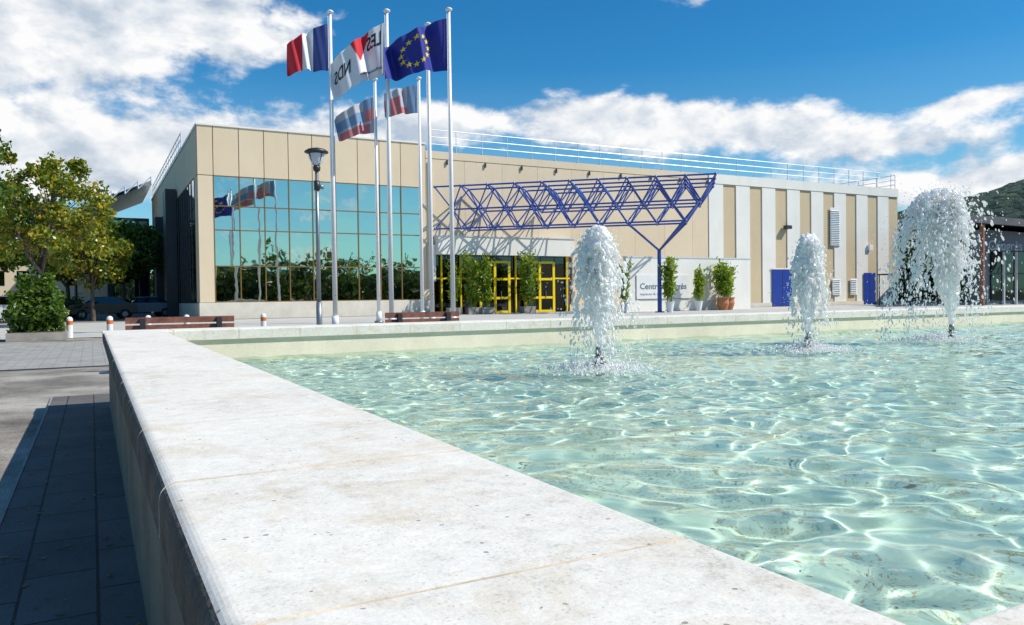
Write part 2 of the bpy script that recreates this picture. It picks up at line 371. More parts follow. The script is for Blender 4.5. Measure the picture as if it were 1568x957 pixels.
# fountains
def foam():
    m,nt,out=newmat('white_water')
    d=nd(nt,'ShaderNodeBsdfDiffuse'); d.inputs[0].default_value=(1,.99,.98,1); t=nd(nt,'ShaderNodeBsdfTranslucent'); t.inputs[0].default_value=(1,.99,.98,1)
    g=nd(nt,'ShaderNodeBsdfGlossy'); g.inputs['Roughness'].default_value=.15
    a=nd(nt,'ShaderNodeMixShader'); a.inputs[0].default_value=.5; link(nt,d.outputs[0],a.inputs[1]); link(nt,t.outputs[0],a.inputs[2])
    c=nd(nt,'ShaderNodeMixShader'); c.inputs[0].default_value=.05; link(nt,a.outputs[0],c.inputs[1]); link(nt,g.outputs[0],c.inputs[2])
    link(nt,c.outputs[0],out.inputs[0]); return m
M['foam']=foam()
bm=bmesh.new(); bmesh.ops.create_icosphere(bm,subdivisions=1,radius=1); ICO=np.array([v.co[:] for v in bm.verts]); ICOF=np.array([[v.index for v in f.verts] for f in bm.faces]); bm.free()
def blobsmesh(name,P,D,rad,stretch,matn,parent):
    n=len(P); D=D/np.maximum(np.linalg.norm(D,axis=1,keepdims=True),1e-6)
    base=ICO[None]*rad[:,None,None]
    dots=np.einsum('nij,nj->ni',base,D)
    V=base+dots[:,:,None]*D[:,None,:]*(stretch[:,None,None]-1)+P[:,None,:]
    Fx=(ICOF[None]+np.arange(n)[:,None,None]*len(ICO)).reshape(-1,3)
    return npmesh(name,V.reshape(-1,3),Fx,[matn],smooth=True,parent=parent)
def fountain(jx,jy,h,seed,spread,n,lean=(0,0),headr=.10,loose=.5,off=.75,burst=0):
    rg=np.random.RandomState(seed); e=empty('fountain_jet'); z0=.47; g=9.81
    b=MB(); zt=.47+.20
    b.cyl((jx,jy,.09),(jx,jy,zt-.07),.028,.028,12,'grey'); b.cyl((jx,jy,zt-.1),(jx,jy,zt-.085),.042,.042,12,'grey'); b.cyl((jx,jy,zt-.07),(jx,jy,zt),.034,.026,12,'grey'); b.cyl((jx,jy,.52),(jx,jy,.54),.042,.042,12,'darkmetal')
    b.cyl((jx+.03,jy,.54),(jx+.06,jy,.54),.012,.012,6,'grey')
    b.obj('nozzle',e,True)
    H=h-.20
    n2=3200
    u=rg.rand(n2); a=rg.uniform(0,2*math.pi,n2)
    def rad(u): return .024+headr*np.clip((u-.05)/.4,0,1)**.8*np.sqrt(np.clip(1.0-np.clip((u-.80)/.21,0,1)**2.4,0,1))
    wob=1+.25*np.sin(a*2+u*9+seed)+.2*np.sin(a*3-u*17)
    rr=rad(u)*np.sqrt(rg.rand(n2))*wob; lt=u*.4
    P2=np.stack([jx+rr*np.cos(a)+lean[0]*lt,jy+rr*np.sin(a)+lean[1]*lt,zt+H*u],1)
    col=blobsmesh('column',P2,np.tile([0,0,1.],(n2,1))+rg.normal(0,.2,(n2,3)),rg.uniform(.012,.022,n2)*(.8+.4*u),rg.uniform(1.2,2.2,n2),'foam',e)
    rm=col.modifiers.new('r','REMESH'); rm.mode='VOXEL'; rm.voxel_size=.0075; rm.use_smooth_shade=True
    sm=col.modifiers.new('s','SMOOTH'); sm.factor=.5; sm.iterations=5
    K=56; gth=rg.uniform(0,2*math.pi,K); gv=np.abs(rg.normal(spread,spread*.5,K)); gh=H*np.clip(1-np.abs(rg.normal(0,.15,K)),.4,1); gw=rg.uniform(.05,.25,K)
    gi=rg.randint(0,K,n); use=rg.rand(n)<.78
    th=np.where(use,gth[gi]+rg.normal(0,1,n)*gw[gi],rg.uniform(0,2*math.pi,n)); vr=np.where(use,gv[gi]*(1+rg.normal(0,.09,n)),np.abs(rg.normal(0,spread*1.6,n)))
    v0=np.sqrt(2*g*np.where(use,gh[gi],H*np.clip(1+burst-np.abs(rg.normal(0,.25,n)),.3,1.04)))
    tup=v0/g; tend=(v0+np.sqrt(v0**2+2*g*.2))/g
    t=tup*.8+(tend-tup*.8)*rg.rand(n)**.85
    dt=np.maximum(t-off*tup,0)
    px=jx+headr*.7*np.cos(th)+(vr*np.cos(th))*dt+lean[0]*(t-.3*tup); py=jy+headr*.7*np.sin(th)+(vr*np.sin(th))*dt+lean[1]*(t-.3*tup); pz=zt+v0*t-.5*g*t*t
    P=np.stack([px,py,pz],1)+rg.normal(0,.008,(n,3)); D=np.stack([vr*np.cos(th),vr*np.sin(th),v0-g*t],1)
    fall=np.clip((t-tup)/(tend-tup),0,1)
    rad_=rg.uniform(.006,.015,n)*(1.15-.5*fall); st=1+np.abs(v0-g*t)*.5
    keep=(pz>z0-.01)&(rg.rand(n)>fall**1.5*loose)
    thickm=keep&use&(rg.rand(n)<.8)
    sp=blobsmesh('curtain',P[thickm],D[thickm],rad_[thickm]*1.15,np.minimum(st[thickm],2.6),'foam',e)
    rm=sp.modifiers.new('r','REMESH'); rm.mode='VOXEL'; rm.voxel_size=.0075; rm.use_smooth_shade=True
    sm=sp.modifiers.new('s','SMOOTH'); sm.factor=.5; sm.iterations=2
    loosem=keep&~thickm
    blobsmesh('spray',P[loosem]+rg.normal(0,.02,(int(loosem.sum()),3)),D[loosem],rad_[loosem]*.5,np.minimum(st[loosem],1.6),'foam',e)
    n3=1800; a=rg.uniform(0,6.283,n3); rr=np.abs(rg.normal(.0,.20,n3))+.03
    P3=np.stack([jx+rr*np.cos(a)+lean[0]*.7,jy+rr*np.sin(a)+lean[1]*.7,z0+.002+np.abs(rg.normal(0,.045,n3))*np.exp(-rr*2)],1)
    blobsmesh('splash',P3,np.tile([0,0,1.],(n3,1)),rg.uniform(.003,.010,n3),rg.uniform(.5,1.6,n3),'foam',e)
fountain(*JETS[0],11,.32,6500,headr=.058,loose=.78,off=.85)
fountain(*JETS[1],12,.26,5500,headr=.052,loose=.78,off=.85)
fountain(*JETS[2],13,.50,11000,lean=(-.26,.10),headr=.12,loose=.5,off=.7,burst=.05)
# ------------------------------------------------------------------ text helper
def text_mesh(txt,size,bold=0):
    cu=bpy.data.curves.new('t','FONT'); cu.body=txt; cu.size=size; cu.offset=bold; cu.resolution_u=3
    ob=bpy.data.objects.new('t',cu); COL.objects.link(ob)
    dg=bpy.context.evaluated_depsgraph_get(); me=bpy.data.meshes.new_from_object(ob.evaluated_get(dg))
    vs=[v.co.copy() for v in me.vertices]; fs=[tuple(p.vertices) for p in me.polygons]
    bpy.data.objects.remove(ob); bpy.data.curves.remove(cu); bpy.data.meshes.remove(me)
    return vs,fs
# ------------------------------------------------------------------ main building
BY=48.2; BX0=5.5; BX1=19.5; BXR=67.4; HL=11.2; HR=10.8
bld=empty('conference_centre_building')
b=MB()
b.box(BX0+.05,BY+.15,0,BX1,86,HL-.1,'joint')
b.box(BX1+.002,BY+.15,0,BXR-.05,86,HR-.1,'joint')
b.obj('structure',bld)
b=MB()
xsn=[6.35+1.43*i for i in range(10)]
g=.022
XG=xsn[9]
b.box(BX0,BY-.02,1.0,6.35-g,BY+.149,8.34-g,'cream')
b.box(BX0,BY-.02,8.34+g,6.35-g,BY+.149,HL,'cream2')
for i in range(9): b.box(xsn[i]+g,BY-.02,8.34+g,xsn[i+1]-g,BY+.149,HL,'cream' if i%2 else 'cream2')
b.box(XG+.02,BY-.02,1.0,BX1-.01,BY+.149,HL,'cream')
b.box(BX0-.06,BY-.08,HL,BX1+.05,BY+.3,HL+.10,'white')
b.box(BX0-.04,BY-.07,0,20.0,BY+.149,.98,'plinth')
x=BX1+.02; k=0
while x<43.9:
    x1=min(x+1.42*2,43.9)
    z0=5.25 if x<30.4 else 0
    if x<20: b.box(x,BY,1.0,20.0,BY+.149,5.24,'cream')
    b.box(x+.008,BY,z0,x1-.008,BY+.149,HR-.5,'cream' if k%2 else 'cream2'); k+=1; x=x1
b.box(BX1+.02,BY-.03,HR-.49,43.9,BY+.149,HR,'cream')
per=(BXR-43.9)/8
b.box(43.91,BY-.10,HR-.75,BXR,BY+.149,HR+.02,'white')
for i in range(8):
    x0=43.91+per*i
    b.box(x0,BY-.06,0,x0+per*.52,BY+.149,HR-.76,'white')
    b.box(x0+per*.52+.005,BY+.02,0,x0+per-.005,BY+.148,HR-.76,'beige')
b.box(43.9,BY-.13,0,BXR+.02,BY-.061,.35,'plinth')
b.box(30.6,BY-.05,0,43.89,BY-.001,.5,'plinth')
b.box(BXR-.049,BY+.15,0,BXR,86,HR,'beige')
b.box(BX0-.06,BY+.301,HL-.05,BX0+.3,86,HL+.10,'white')
b.obj('walls',bld)
b=MB(); bc=MB()
for j in range(13):
    y0=BY+.32+j*2.86
    bc.box(BX0-.02,y0,8.4,BX0+.049,y0+2.82,11.1,'cream' if j%2 else 'cream2')
    if j==0: bc.box(BX0-.02,y0,1.0,BX0+.049,y0+1.0,8.36,'cream')
    for q in range(2):
        if j==0 and q==0: continue
        yy=y0+q*1.43
        for z0,z1 in((1.0,3.1),(3.15,5.2),(5.25,6.6),(6.65,8.3)):
            b.box(BX0-.01+random.uniform(-.004,.004),yy,z0,BX0+.04,yy+1.37,z1,'sideglass')
        b.box(BX0-.05,yy+1.375,1,BX0+.04,yy+1.425,8.35,'darkmetal')
bc.box(BX0-.05,BY+.16,0,BX0+.04,86,.95,'plinth')
for y0,y1,z1 in((60,62.2,9.0),(70,72,8)): b.box(BX0-.8,y0,0,BX0-.1,y1,z1,'darkmetal')
b.obj('side_glazing',bld); bc.obj('side_panels',bld)
b=MB(); zr=[1.0,3.1,5.2,6.6,8.34]
for i in range(9):
    for j in range(4):
        x0,x1=xsn[i]+.02,xsn[i+1]-.02; z0,z1=zr[j]+.02,zr[j+1]-.02
        a=random.uniform(-.005,.005); c=random.uniform(-.006,.006)
        yb=BY+.03
        b.add([(x0,yb-a-c,z0),(x1,yb+a-c,z0),(x1,yb+a+c,z1),(x0,yb-a+c,z1)],[(0,1,2,3)],'mirror')
gl=b.obj('curtain_glass',bld)
b=MB()
for i in range(10): b.box(xsn[i]-.03,BY-.03,1.0,xsn[i]+.03,BY+.05,8.33,'gold')
for z in zr: 
    for i in range(9): b.box(xsn[i]+.031,BY-.015,z-.03,xsn[i+1]-.031,BY+.049,z+.03,'gold')
b.obj('mullions',bld)
# entrance
b=MB()
b.box(20.05,BY-.75,3.95,30.6,BY-.002,5.15,'white')
b.box(19.95,BY-.8,5.151,30.7,BY-.002,5.22,'galv')
b.box(20.0,BY+.9,0,30.6,BY+1.0,3.94,'dark')
x=20.1
while x<30.5:
    b.box(x,BY+.02,.05,x+1.1,BY+.04,2.35,'darkglass'); b.box(x,BY+.02,2.45,x+1.1,BY+.04,3.9,'darkglass'); x+=1.16
for (x0,x1) in((23.3,25.5),(26.8,29.1)):
    n=2; w=(x1-x0)/n
    for i in range(n+1): b.box(x0+w*i-.09,BY-.32,0,x0+w*i+.09,BY-.16,3.55,'yellow')
    for z in(.0,.95,2.25,3.42): 
        for i in range(n): b.box(x0+w*i+.091,BY-.30,z,x0+w*(i+1)-.091,BY-.18,z+.16,'yellow')
    for i in range(n): b.box(x0+w*i+.4*w,BY-.35,.9,x0+w*i+.4*w+.03,BY-.31,1.5,'grey'); b.box(x0+w*i+.092,BY-.24,.17,x0+w*(i+1)-.092,BY-.22,3.4,'darkglass')
for i in range(8):
    x=20.5+i*1.4
    if not(23.0<x<25.7 or 26.6<x<29.3): b.box(x-.05,BY-.18,0,x+.05,BY-.05,3.93,'yellow')
for x0,x1 in((20.05,23.2),(25.6,26.7),(29.2,30.55)): b.box(x0,BY-.17,2.33,x1,BY-.06,2.43,'yellow')
b.obj('entrance',bld)
b=MB()
for i in range(9): 
    x=21+i*2.84; b.box(x,BY-.12,HR-.85,x+.1,BY-.031,HR-.55,'darkmetal')
b.box(50.8,BY-.16,.02,53.2,BY-.132,3.15,'bluedoor'); b.box(51.98,BY-.17,.05,52.02,BY-.161,3.1,'dark'); b.box(50.7,BY-.18,3.16,53.3,BY-.132,3.28,'white')
b.box(62.4,BY-.16,.02,64.0,BY-.132,2.9,'bluedoor'); b.box(63.18,BY-.17,.05,63.22,BY-.161,2.85,'dark')
for x0,x1,z0,z1 in((58.0,59.3,5.3,8.7),(58.2,59.3,.9,2.4),(60.6,61.5,.9,2.4)):
    b.box(x0,BY-.12,z0,x1,BY-.101,z1,'white')
    z=z0+.1
    while z<z1-.1: b.add([(x0+.06,BY-.125,z),(x1-.06,BY-.125,z),(x1-.06,BY-.19,z-.05),(x0+.06,BY-.19,z-.05)],[(0,1,2,3)],'galv'); z+=.16
b.box(52.2,BY-.5,6.6,52.8,BY-.1,6.9,'darkmetal'); b.box(63.0,BY-.3,5.0,63.5,BY-.1,5.5,'white')
b.box(19.6,BY-.3,2.2,20.04,BY-.03,4.6,'white'); b.cyl((19.82,BY-.12,4.61),(19.82,BY-.12,10.2),.06,.06,8,'white')
b.obj('facade_fittings',bld)
b=MB(); z0=HR
x=19.9
while x<=BXR:
    b.cyl((x,BY+.2,z0),(x,BY+.2,z0+1.45),.028,.028,5,'galv'); b.cyl((x,BY+.2,z0+.1),(x,BY+1.0,z0+.1),.02,.02,5,'galv'); x+=1.95
for h in(.5,.97,1.45): b.cyl((19.9,BY+.2,z0+h),(BXR-.1,BY+.2,z0+h),.024,.024,5,'galv')
y=BY
while y<86: b.cyl((BXR-.1,y+.2,z0),(BXR-.1,y+.2,z0+1.35),.028,.028,5,'galv'); y+=2
for h in(.45,.9,1.35): b.cyl((BXR-.1,BY+.2,z0+h),(BXR-.1,86,z0+h),.024,.024,5,'galv')
y=58
while y<86: b.cyl((BX0+.1,y,HL),(BX0+.1,y,HL+1.4),.03,.03,5,'galv'); y+=1.6
for h in(.45,.95,1.4): b.cyl((BX0+.1,58,HL+h),(BX0+.1,86,HL+h),.035,.035,5,'galv')
b.obj('roof_railing',bld)
b=MB(); b.box(BX0+.31,BY+.31,HL-.09,BX1-.1,86,HL-.02,'roofdark'); b.box(BX1+.1,BY+.31,HR-.09,BXR-.15,86,HR-.02,'roofdark'); b.obj('roof',bld)
wing=empty('glazed_side_wing')
b=MB(); b.box(1.6,84,0,5.1,95,9.2,'darkmetal'); b.box(1.9,83.9,.1,4.9,83.99,4.0,'sideglass'); b.box(1.9,83.9,4.3,4.9,83.99,8.9,'sideglass'); b.obj('volume',wing)
b=MB(); b.add([(-1.5,80,9.3),(5.2,80,12.4),(5.2,96,12.4),(-1.5,96,9.3)],[(0,1,2,3)],'galv'); b.add([(-1.5,80,9.0),(5.2,80,12.1),(5.2,96,12.1),(-1.5,96,9.0)],[(0,1,2,3)],'galv')
for i in range(7):
    x=-1.5+i*1.1; b.cyl((x,80,9.0+i*.5),(x,80,9.7+i*.5),.06,.06,5,'galv')
    if i<6: b.cyl((x,80,9.0+i*.5),(x+1.1,80,10.2+i*.5),.05,.05,5,'galv')
for x in(-1.2,1.4): b.cyl((x,80.2,0),(x,80.2,9.3+(x+1.5)*.46),.12,.12,8,'darkmetal')
b.obj('canopy',wing)
# ------------------------------------------------------------------ space frame
sf=empty('space_frame_canopy'); b=MB()
A=Vector((19.9,47.6,0)); Bp=Vector((33.3,35.9,0)); d=(Bp-A); Ln=d.length; d.normalize(); n=Vector((-d.y,d.x,0))
NB=10; st=Ln/NB; wv=1.9; NW=3
Lz=[8.35,6.95,5.6]
def node(i,j,l):
    o=.5 if l==1 else 0
    p=A+d*st*(i+o)+n*wv*(j+o)+Vector((0,0,Lz[l])); return p
def okp(p): return p.y<BY-.12
r=.055
nodes=[]
def bar(p,q,rr=r):
    if okp(p) and okp(q): b.cyl(p,q,rr,rr,6,'blue')
for l in(0,2):
    for i in range(NB+1):
        for j in range(NW+1):
            if l==2 and (j>1 or i>NB-1): continue
            p=node(i,j,l)
            if okp(p): nodes.append(p)
            if i<(NB if l==0 else NB-1): bar(p,node(i+1,j,l))
            if j<(NW if l==0 else 1): bar(p,node(i,j+1,l))
for i in range(NB):
    for j in range(NW):
        q=node(i,j,1)
        if not okp(q): continue
        nodes.append(q)
        if i<NB-1: bar(q,node(i+1,j,1))
        if j<NW-1: bar(q,node(i,j+1,1))
        for di in(0,1):
            for dj in(0,1):
                bar(q,node(i+di,j+dj,0),r*.85)
                if j+dj<=1 and i+di<=NB-1: bar(q,node(i+di,j+dj,2),r*.85)
for p in nodes: b.lathe(p,[(.0,-.10),(.07,-.07),(.10,0),(.07,.07),(.0,.10)],6,'blue')
b.obj('lattice',sf)
b=MB(); base=Vector((31.65,39.25,0)); fk=base+Vector((0,0,3.9))
b.cyl(base,fk,.14,.12,10,'blue'); b.cyl(base,base+Vector((0,0,.06)),.3,.3,10,'blue')
for (i,j,l) in((NB-3,0,2),(NB-1,0,2),(NB-3,1,2),(NB-1,1,2),(NB-1,1,1),(NB-1,0,1)): b.cyl(fk,node(i,j,l),.07,.06,6,'blue')
b.obj('support_mast',sf)
# ------------------------------------------------------------------ sign wall
sg=empty('sign_wall'); b=MB(); b.box(31.1,42,0,42.2,42.3,3.6,'white'); b.box(31.05,41.97,3.6,42.25,42.33,3.68,'galv'); b.obj('wall',sg)
b=MB(); b.box(31.9,41.93,.85,36.4,41.995,2.45,'signwhite'); b.box(31.85,41.95,.8,36.45,41.992,.845,'grey')
vs,fs=text_mesh('Centre Congrès',.56,.008)
mx=max(v.x for v in vs); b.add([(32.15+v.x*(4.0/mx),41.92,1.5+v.y) for v in vs],fs,'signgrey')
vs,fs=text_mesh('espaces & evenements',.22,.0); mx=max(v.x for v in vs); b.add([(32.15+v.x*(3.0/mx),41.92,1.1+v.y) for v in vs],fs,'signgrey'); b.obj('sign_panel',sg)
# ------------------------------------------------------------------ flag poles & flags
def flagpole(x,y,h=10.85):
    e=empty('flagpole'); b=MB()
    b.cyl((x,y,0),(x,y,h),.085,.05,12,'polewhite'); b.cyl((x,y,0),(x,y,.08),.2,.2,12,'grey'); b.cyl((x,y,.08),(x,y,.5),.12,.12,12,'polewhite')
    b.lathe((x,y,h),[(0,0),(.08,.01),(.12,.05),(.12,.08),(.06,.12),(0,.14)],10,'polewhite')
    b.cyl((x-.09,y-.03,1),(x-.09,y-.03,h-.1),.008,.008,4,'polewhite')
    b.cyl((x,y-.06,1.2),(x,y-.14,1.2),.015,.015,5,'grey')
    b.obj('mast',e,True); return e
def flag(name,pole,ztop,w,h,ddir,droop,taper,amp,ph,paint,extra=None):
    x,y=pole; dv=Vector((ddir[0],ddir[1],0)).normalized(); nv=Vector((-dv.y,dv.x,0))
    def mp(s,t,off=0):
        wv=amp*(math.sin(6.283*(s*1.55)+ph+t*1.3)+.45*math.sin(6.283*s*3.3+ph*2+t*3.0))*min(1,s*2.2+.05)
        hh=h*(1-taper*s)
        z=ztop-hh*t-droop*h*(s**1.25)-.04*math.sin(s*9+ph)*s
        return Vector((x,y,0))+dv*(.09+w*s-.10*amp*math.sin(12*s+ph))+nv*(wv+off)+Vector((0,0,z))
    b=MB(); NS,NT=64,40
    b.v=[tuple(mp(i/NS,j/NT)) for j in range(NT+1) for i in range(NS+1)]
    for j in range(NT):
        for i in range(NS):
            k=j*(NS+1)+i; b.f.append((k,k+1,k+NS+2,k+NS+1)); b.mi.append(b.mid(paint((i+.5)/NS,(j+.5)/NT)))
    if extra:
        for (pts,faces,m) in extra:
            for off in(.012,-.012): b.add([mp(p[0],p[1],off) for p in pts],faces,m)
    return b.obj(name,None,True)
def star(cx,cy,r,asp):
    pts=[(cx,cy)]
    for k in range(10):
        a=-math.pi/2+k*math.pi/5; q=r if k%2==0 else r*.4; pts.append((cx+q*math.cos(a)/asp,cy+q*math.sin(a)))
    return pts,[(0,k+1,(k+1)%10+1) for k in range(10)],'eu_gold'
def txt(s,x0,y0,w,h,m):
    vs,fs=text_mesh(s,1,.02); mx=max(v.x for v in vs); my=max(v.y for v in vs)
    return [(x0+v.x/mx*w,y0-v.y/my*h) for v in vs],fs,m
poles=[(7.40,26.7),(9.1,25.75),(10.95,24.7),(10.85,26.35),(13.1,32.95),(11.4,33.95)]
for p in poles: flagpole(*p)
flag('french_flag',poles[0],10.5,1.35,1.62,(-.95,.15),.50,.38,.22,.4,lambda s,t:'fr_blue' if s<.34 else('fl_white' if s<.66 else 'fl_red'))
def p2(s,t):
    if .28<s<.62 and t<.55 and abs(s-.45)<(.55-t)*.34: return 'fl_red'
    return 'fl_white'
flag('white_city_flag',poles[1],10.5,1.85,1.8,(-.93,.3),.80,.28,.20,1.5,p2,[txt('LES',.06,.38,.26,.26,'fl_black'),txt('NDS',.62,.62,.30,.30,'fl_black'),txt('agglomeration',.06,.86,.4,.07,'signgrey')])
ex=[star(.5+.30*math.cos(k*math.pi/6)/1.4,.5+.30*math.sin(k*math.pi/6),.075,1.4) for k in range(12)]
flag('european_union_flag',poles[2],10.6,2.15,1.78,(-.95,.25),.62,.35,.28,2.3,lambda s,t:'eu_blue',ex)
def p5(s,t):
    if s<.30: return 'fl_ltblue'
    if t<.30: return 'fl_grey'
    if t>.74: return 'fl_pink' if s<.9 else 'fl_grey'
    return 'fl_grey' if s<.55 else 'fl_pink'
flag('regional_flag',poles[4],10.6,1.45,1.25,(-.95,.2),.35,.15,.18,.9,p5)
def p6(s,t):
    if t<.30: return 'fl_grey' if s>.25 else 'fl_ltblue'
    if t<.65: return 'fl_ltblue' if s>.22 else 'fl_pink'
    return 'fl_pink' if .1<s<.85 and t>.72 else 'fl_grey'
flag('department_flag',poles[5],10.1,1.75,1.6,(-.95,.2),.62,.3,.18,2.0,p6)
# ------------------------------------------------------------------ street lamps
def lamp(x,y,h=5.0):
    e=empty('street_lamp'); b=MB()
    b.cyl((x,y,0),(x,y,1.0),.075,.075,12,'grey'); b.cyl((x,y,1.0),(x,y,h-.62),.055,.045,12,'grey')
    b.cyl((x,y,h-1.1),(x,y,h-.85),.075,.075,12,'darkmetal')
    b.lathe((x,y,h-.62),[(.04,0),(.09,.03),(.10,.12),(.07,.16)],12,'darkmetal')
    b.lathe((x,y,h-.46),[(.07,0),(.13,.06),(.19,.2),(.21,.30)],16,'galv')
    b.lathe((x,y,h-.46),[(.16,.30),(.30,.33),(.31,.36),(.22,.42),(.06,.46),(0,.46)],20,'darkmetal')
    for k in range(4):
        a=k*math.pi/2+.4; b.cyl((x+.08*math.cos(a),y+.08*math.sin(a),h-.47),(x+.26*math.cos(a),y+.26*math.sin(a),h-.12),.012,.012,5,'darkmetal')
    b.cyl((x+.05,y,h-1.0),(x+.16,y,h-1.0),.05,.07,8,'grey')
    b.obj('post_and_lantern',e,True)
lamp(5.22,20.36); lamp(-1.98,20.6,5.0)
# ------------------------------------------------------------------ benches
def bench(x0,x1,y):
    e=empty('park_bench'); b=MB()
    for i in range(3): b.box(x0,y+.02+i*.13,.42,x1,y+.13+i*.13,.46,'bench')
    for z in(.60,.72): b.box(x0,y+.44,z,x1,y+.475,z+.095,'bench')
    for x in(x0+.2,x1-.28):
        b.box(x,y+.05,0,x+.08,y+.12,.418,'darkmetal'); b.box(x,y+.36,0,x+.08,y+.435,.80,'darkmetal'); b.box(x+.01,y+.121,.37,x+.07,y+.359,.415,'darkmetal')
    b.obj('seat_and_frame',e)
bench(.45,2.05,13.0); bench(4.5,5.9,12.6)
for (x,y) in((-.6,27.2),(.48,27.0),(1.55,27.0),(2.65,26.8),(4.9,26.2)):
    b=MB(); b.lathe((x,y,0),[(.09,0),(.09,.40)],12,'signwhite'); b.lathe((x,y,0),[(.091,.40),(.091,.52)],12,'orange'); b.lathe((x,y,0),[(.09,.52),(.09,.58),(.06,.63),(0,.65)],12,'signwhite'); b.obj('bollard',None,True)
# ------------------------------------------------------------------ vegetation
def tree(name,x,y,h,cr,n,leaf,seed,lm,tr=.16,ch=None,cl=34,split=.3,z0=0,cs=(.20,.38)):
    rg=np.random.RandomState(seed); ch=ch or h*.62; zc=h-ch/2
    b=MB(); fork=Vector((x+rg.uniform(-.1,.1),y,z0+h*split))
    b.cyl((x,y,z0-.05),fork,tr,tr*.75,8,'bark')
    cc=[]
    for k in range(cl):
        v=rg.normal(size=3); v/=np.linalg.norm(v); q=rg.uniform(.35,1)**.6
        cc.append(np.array([x+v[0]*cr*q*rg.uniform(.8,1.15),y+v[1]*cr*q,z0+zc+v[2]*ch*.5*q]))
    mids=[fork+Vector((rg.uniform(-.3,.3)*cr,rg.uniform(-.3,.3)*cr,h*rg.uniform(.12,.32))) for _ in range(6)]
    for mm in mids: b.cyl(fork,mm,tr*.55,tr*.3,6,'bark',False)
    for c in cc:
        mm=min(mids,key=lambda q:(q-Vector(c)).length); b.cyl(mm,Vector(c),tr*.26,tr*.06,5,'bark',False)
    C=[]
    per=n//cl
    for c in cc:
        r=cr*rg.uniform(*cs); v=rg.normal(size=(per,3)); v/=np.linalg.norm(v,axis=1,keepdims=True)
        C.append(c+v*r*(rg.rand(per,1)**.6)*1.15*np.array([1,1,.75]))
    C=np.concatenate(C); V,Fq=leafquads(C,leaf,rg,.6)
    o=len(b.v); b.v.extend(map(tuple,V.tolist())); b.f.extend([tuple(q) for q in (Fq+o).tolist()]); k=b.mid(lm); b.mi.extend([k]*len(Fq))
    return b.obj(name)
tree('autumn_tree',-1.9,40.5,7.9,2.8,11500,.13,1,'leafyel',.14,ch=5.6,cl=70,cs=(.10,.26))
tree('tree',-6.0,38,8.6,3.1,12000,.15,2,'leaf',.16,cl=60,cs=(.14,.30))
tree('tree',2.2,68,7.6,3.0,9000,.22,3,'leaf',.18)
tree('tree',-6,60,8.5,4.2,9000,.26,4,'leaf',.2)
tree('tree',-1.6,72,7.5,3.6,7000,.28,5,'leaf',.2)
tree('tree',-13,50,9.0,4.0,8000,.25,6,'leaf',.2)
tree('autumn_tree',.1,52,5.6,2.2,6000,.16,16,'leafyel',.12,cl=44)
def mass(name,pts,n,leaf,seed,lm):
    rg=np.random.RandomState(seed); C=[]
    for (x,y,z,r,rz) in pts:
        v=rg.normal(size=(n,3)); v/=np.linalg.norm(v,axis=1,keepdims=True); q=rg.rand(n,1)**.35
        bump=1+.25*np.sin(v[:,:1]*5+x)+.2*np.sin(v[:,2:]*7+y)
        C.append(np.array([x,y,z])+v*q*bump*np.array([r,r,rz]))
    C=np.concatenate(C); C=C[C[:,2]>0]; V,Fq=leafquads(C,leaf,rg,.5); return npmesh(name,V,Fq,[lm])
rgm=np.random.RandomState(5)
mass('distant_tree_line',[(-60+i*4.2+rgm.uniform(-1,1),105+rgm.uniform(-5,5),3,4.5,rgm.uniform(4,7)) for i in range(17)],900,.55,8,'leafdark')
mass('tree_line',[(-5+i*4.4+rgm.uniform(-1,1),-36+rgm.uniform(-3,3),3,4,rgm.uniform(4.2,6.6)) for i in range(17)],1000,.5,9,'leafdark')
mass('tree_line',[(76+i*3.6,74+rgm.uniform(-5,5)-i*1.2,4,3.6,rgm.uniform(4.6,6.6)) for i in range(10)],1100,.45,10,'leafdark')
mass('hedge',[(-10+i*.9,57.5,.6,.8,.9) for i in range(11)],500,.14,12,'leafdark')
b=MB(); b.box(-2.15,26.1,-.01,-.65,27.3,.22,'planter'); b.box(-2.05,26.2,.221,-.75,27.2,.24,'bark'); b.obj('planter_box')
mass('shrub',[(-1.4,26.7,1.0,.60,.8),(-1.7,26.6,.75,.5,.55),(-1.1,26.8,.8,.48,.55),(-1.35,26.7,1.4,.42,.45)],2200,.09,13,'leaf')
def bamboo(name,x,y,h,w,n,seed,lm='leafbam',pot=None):
    rg=np.random.RandomState(seed); b=MB()
    if pot=='white': b.lathe((x,y,0),[(0,0),(.17,0),(.28,.6),(.31,.62),(.31,.66),(.24,.66),(.22,.6),(0,.6)],16,'signwhite'); zb=.6
    elif pot=='terra': b.lathe((x,y,0),[(0,0),(.28,0),(.42,.45),(.38,.75),(.44,.8),(.44,.88),(.34,.88),(.3,.8),(0,.8)],16,'terra'); zb=.8
    else: b.box(x-.45,y-.3,0,x+.45,y+.3,.45,'planter'); zb=.45
    C=[]
    for k in range(int(9+w*8)):
        bx,by=x+rg.uniform(-.25,.25)*w,y+rg.uniform(-.25,.25)*w; tx,ty=bx+rg.normal(0,.22)*w,by+rg.normal(0,.22)*w; hh=zb+(h-zb)*rg.uniform(.6,1)
        b.cyl((bx,by,zb-.05),(tx,ty,hh),.013,.006,5,'leafbam')
        m=int(n/(9+w*8)); s=rg.uniform(.2,1.03,m)[:,None]
        C.append(np.array([[bx,by,zb]])*(1-s)+np.array([[tx,ty,hh]])*s+rg.normal(0,.10*w+.04,(m,3)))
    C=np.concatenate(C); V,Fq=leafquads(C,.12,rg,0,2.6); o=len(b.v); b.v.extend(map(tuple,V.tolist())); b.f.extend([tuple(q) for q in (Fq+o).tolist()]); kk=b.mid(lm); b.mi.extend([kk]*len(Fq))
    b.obj(name)
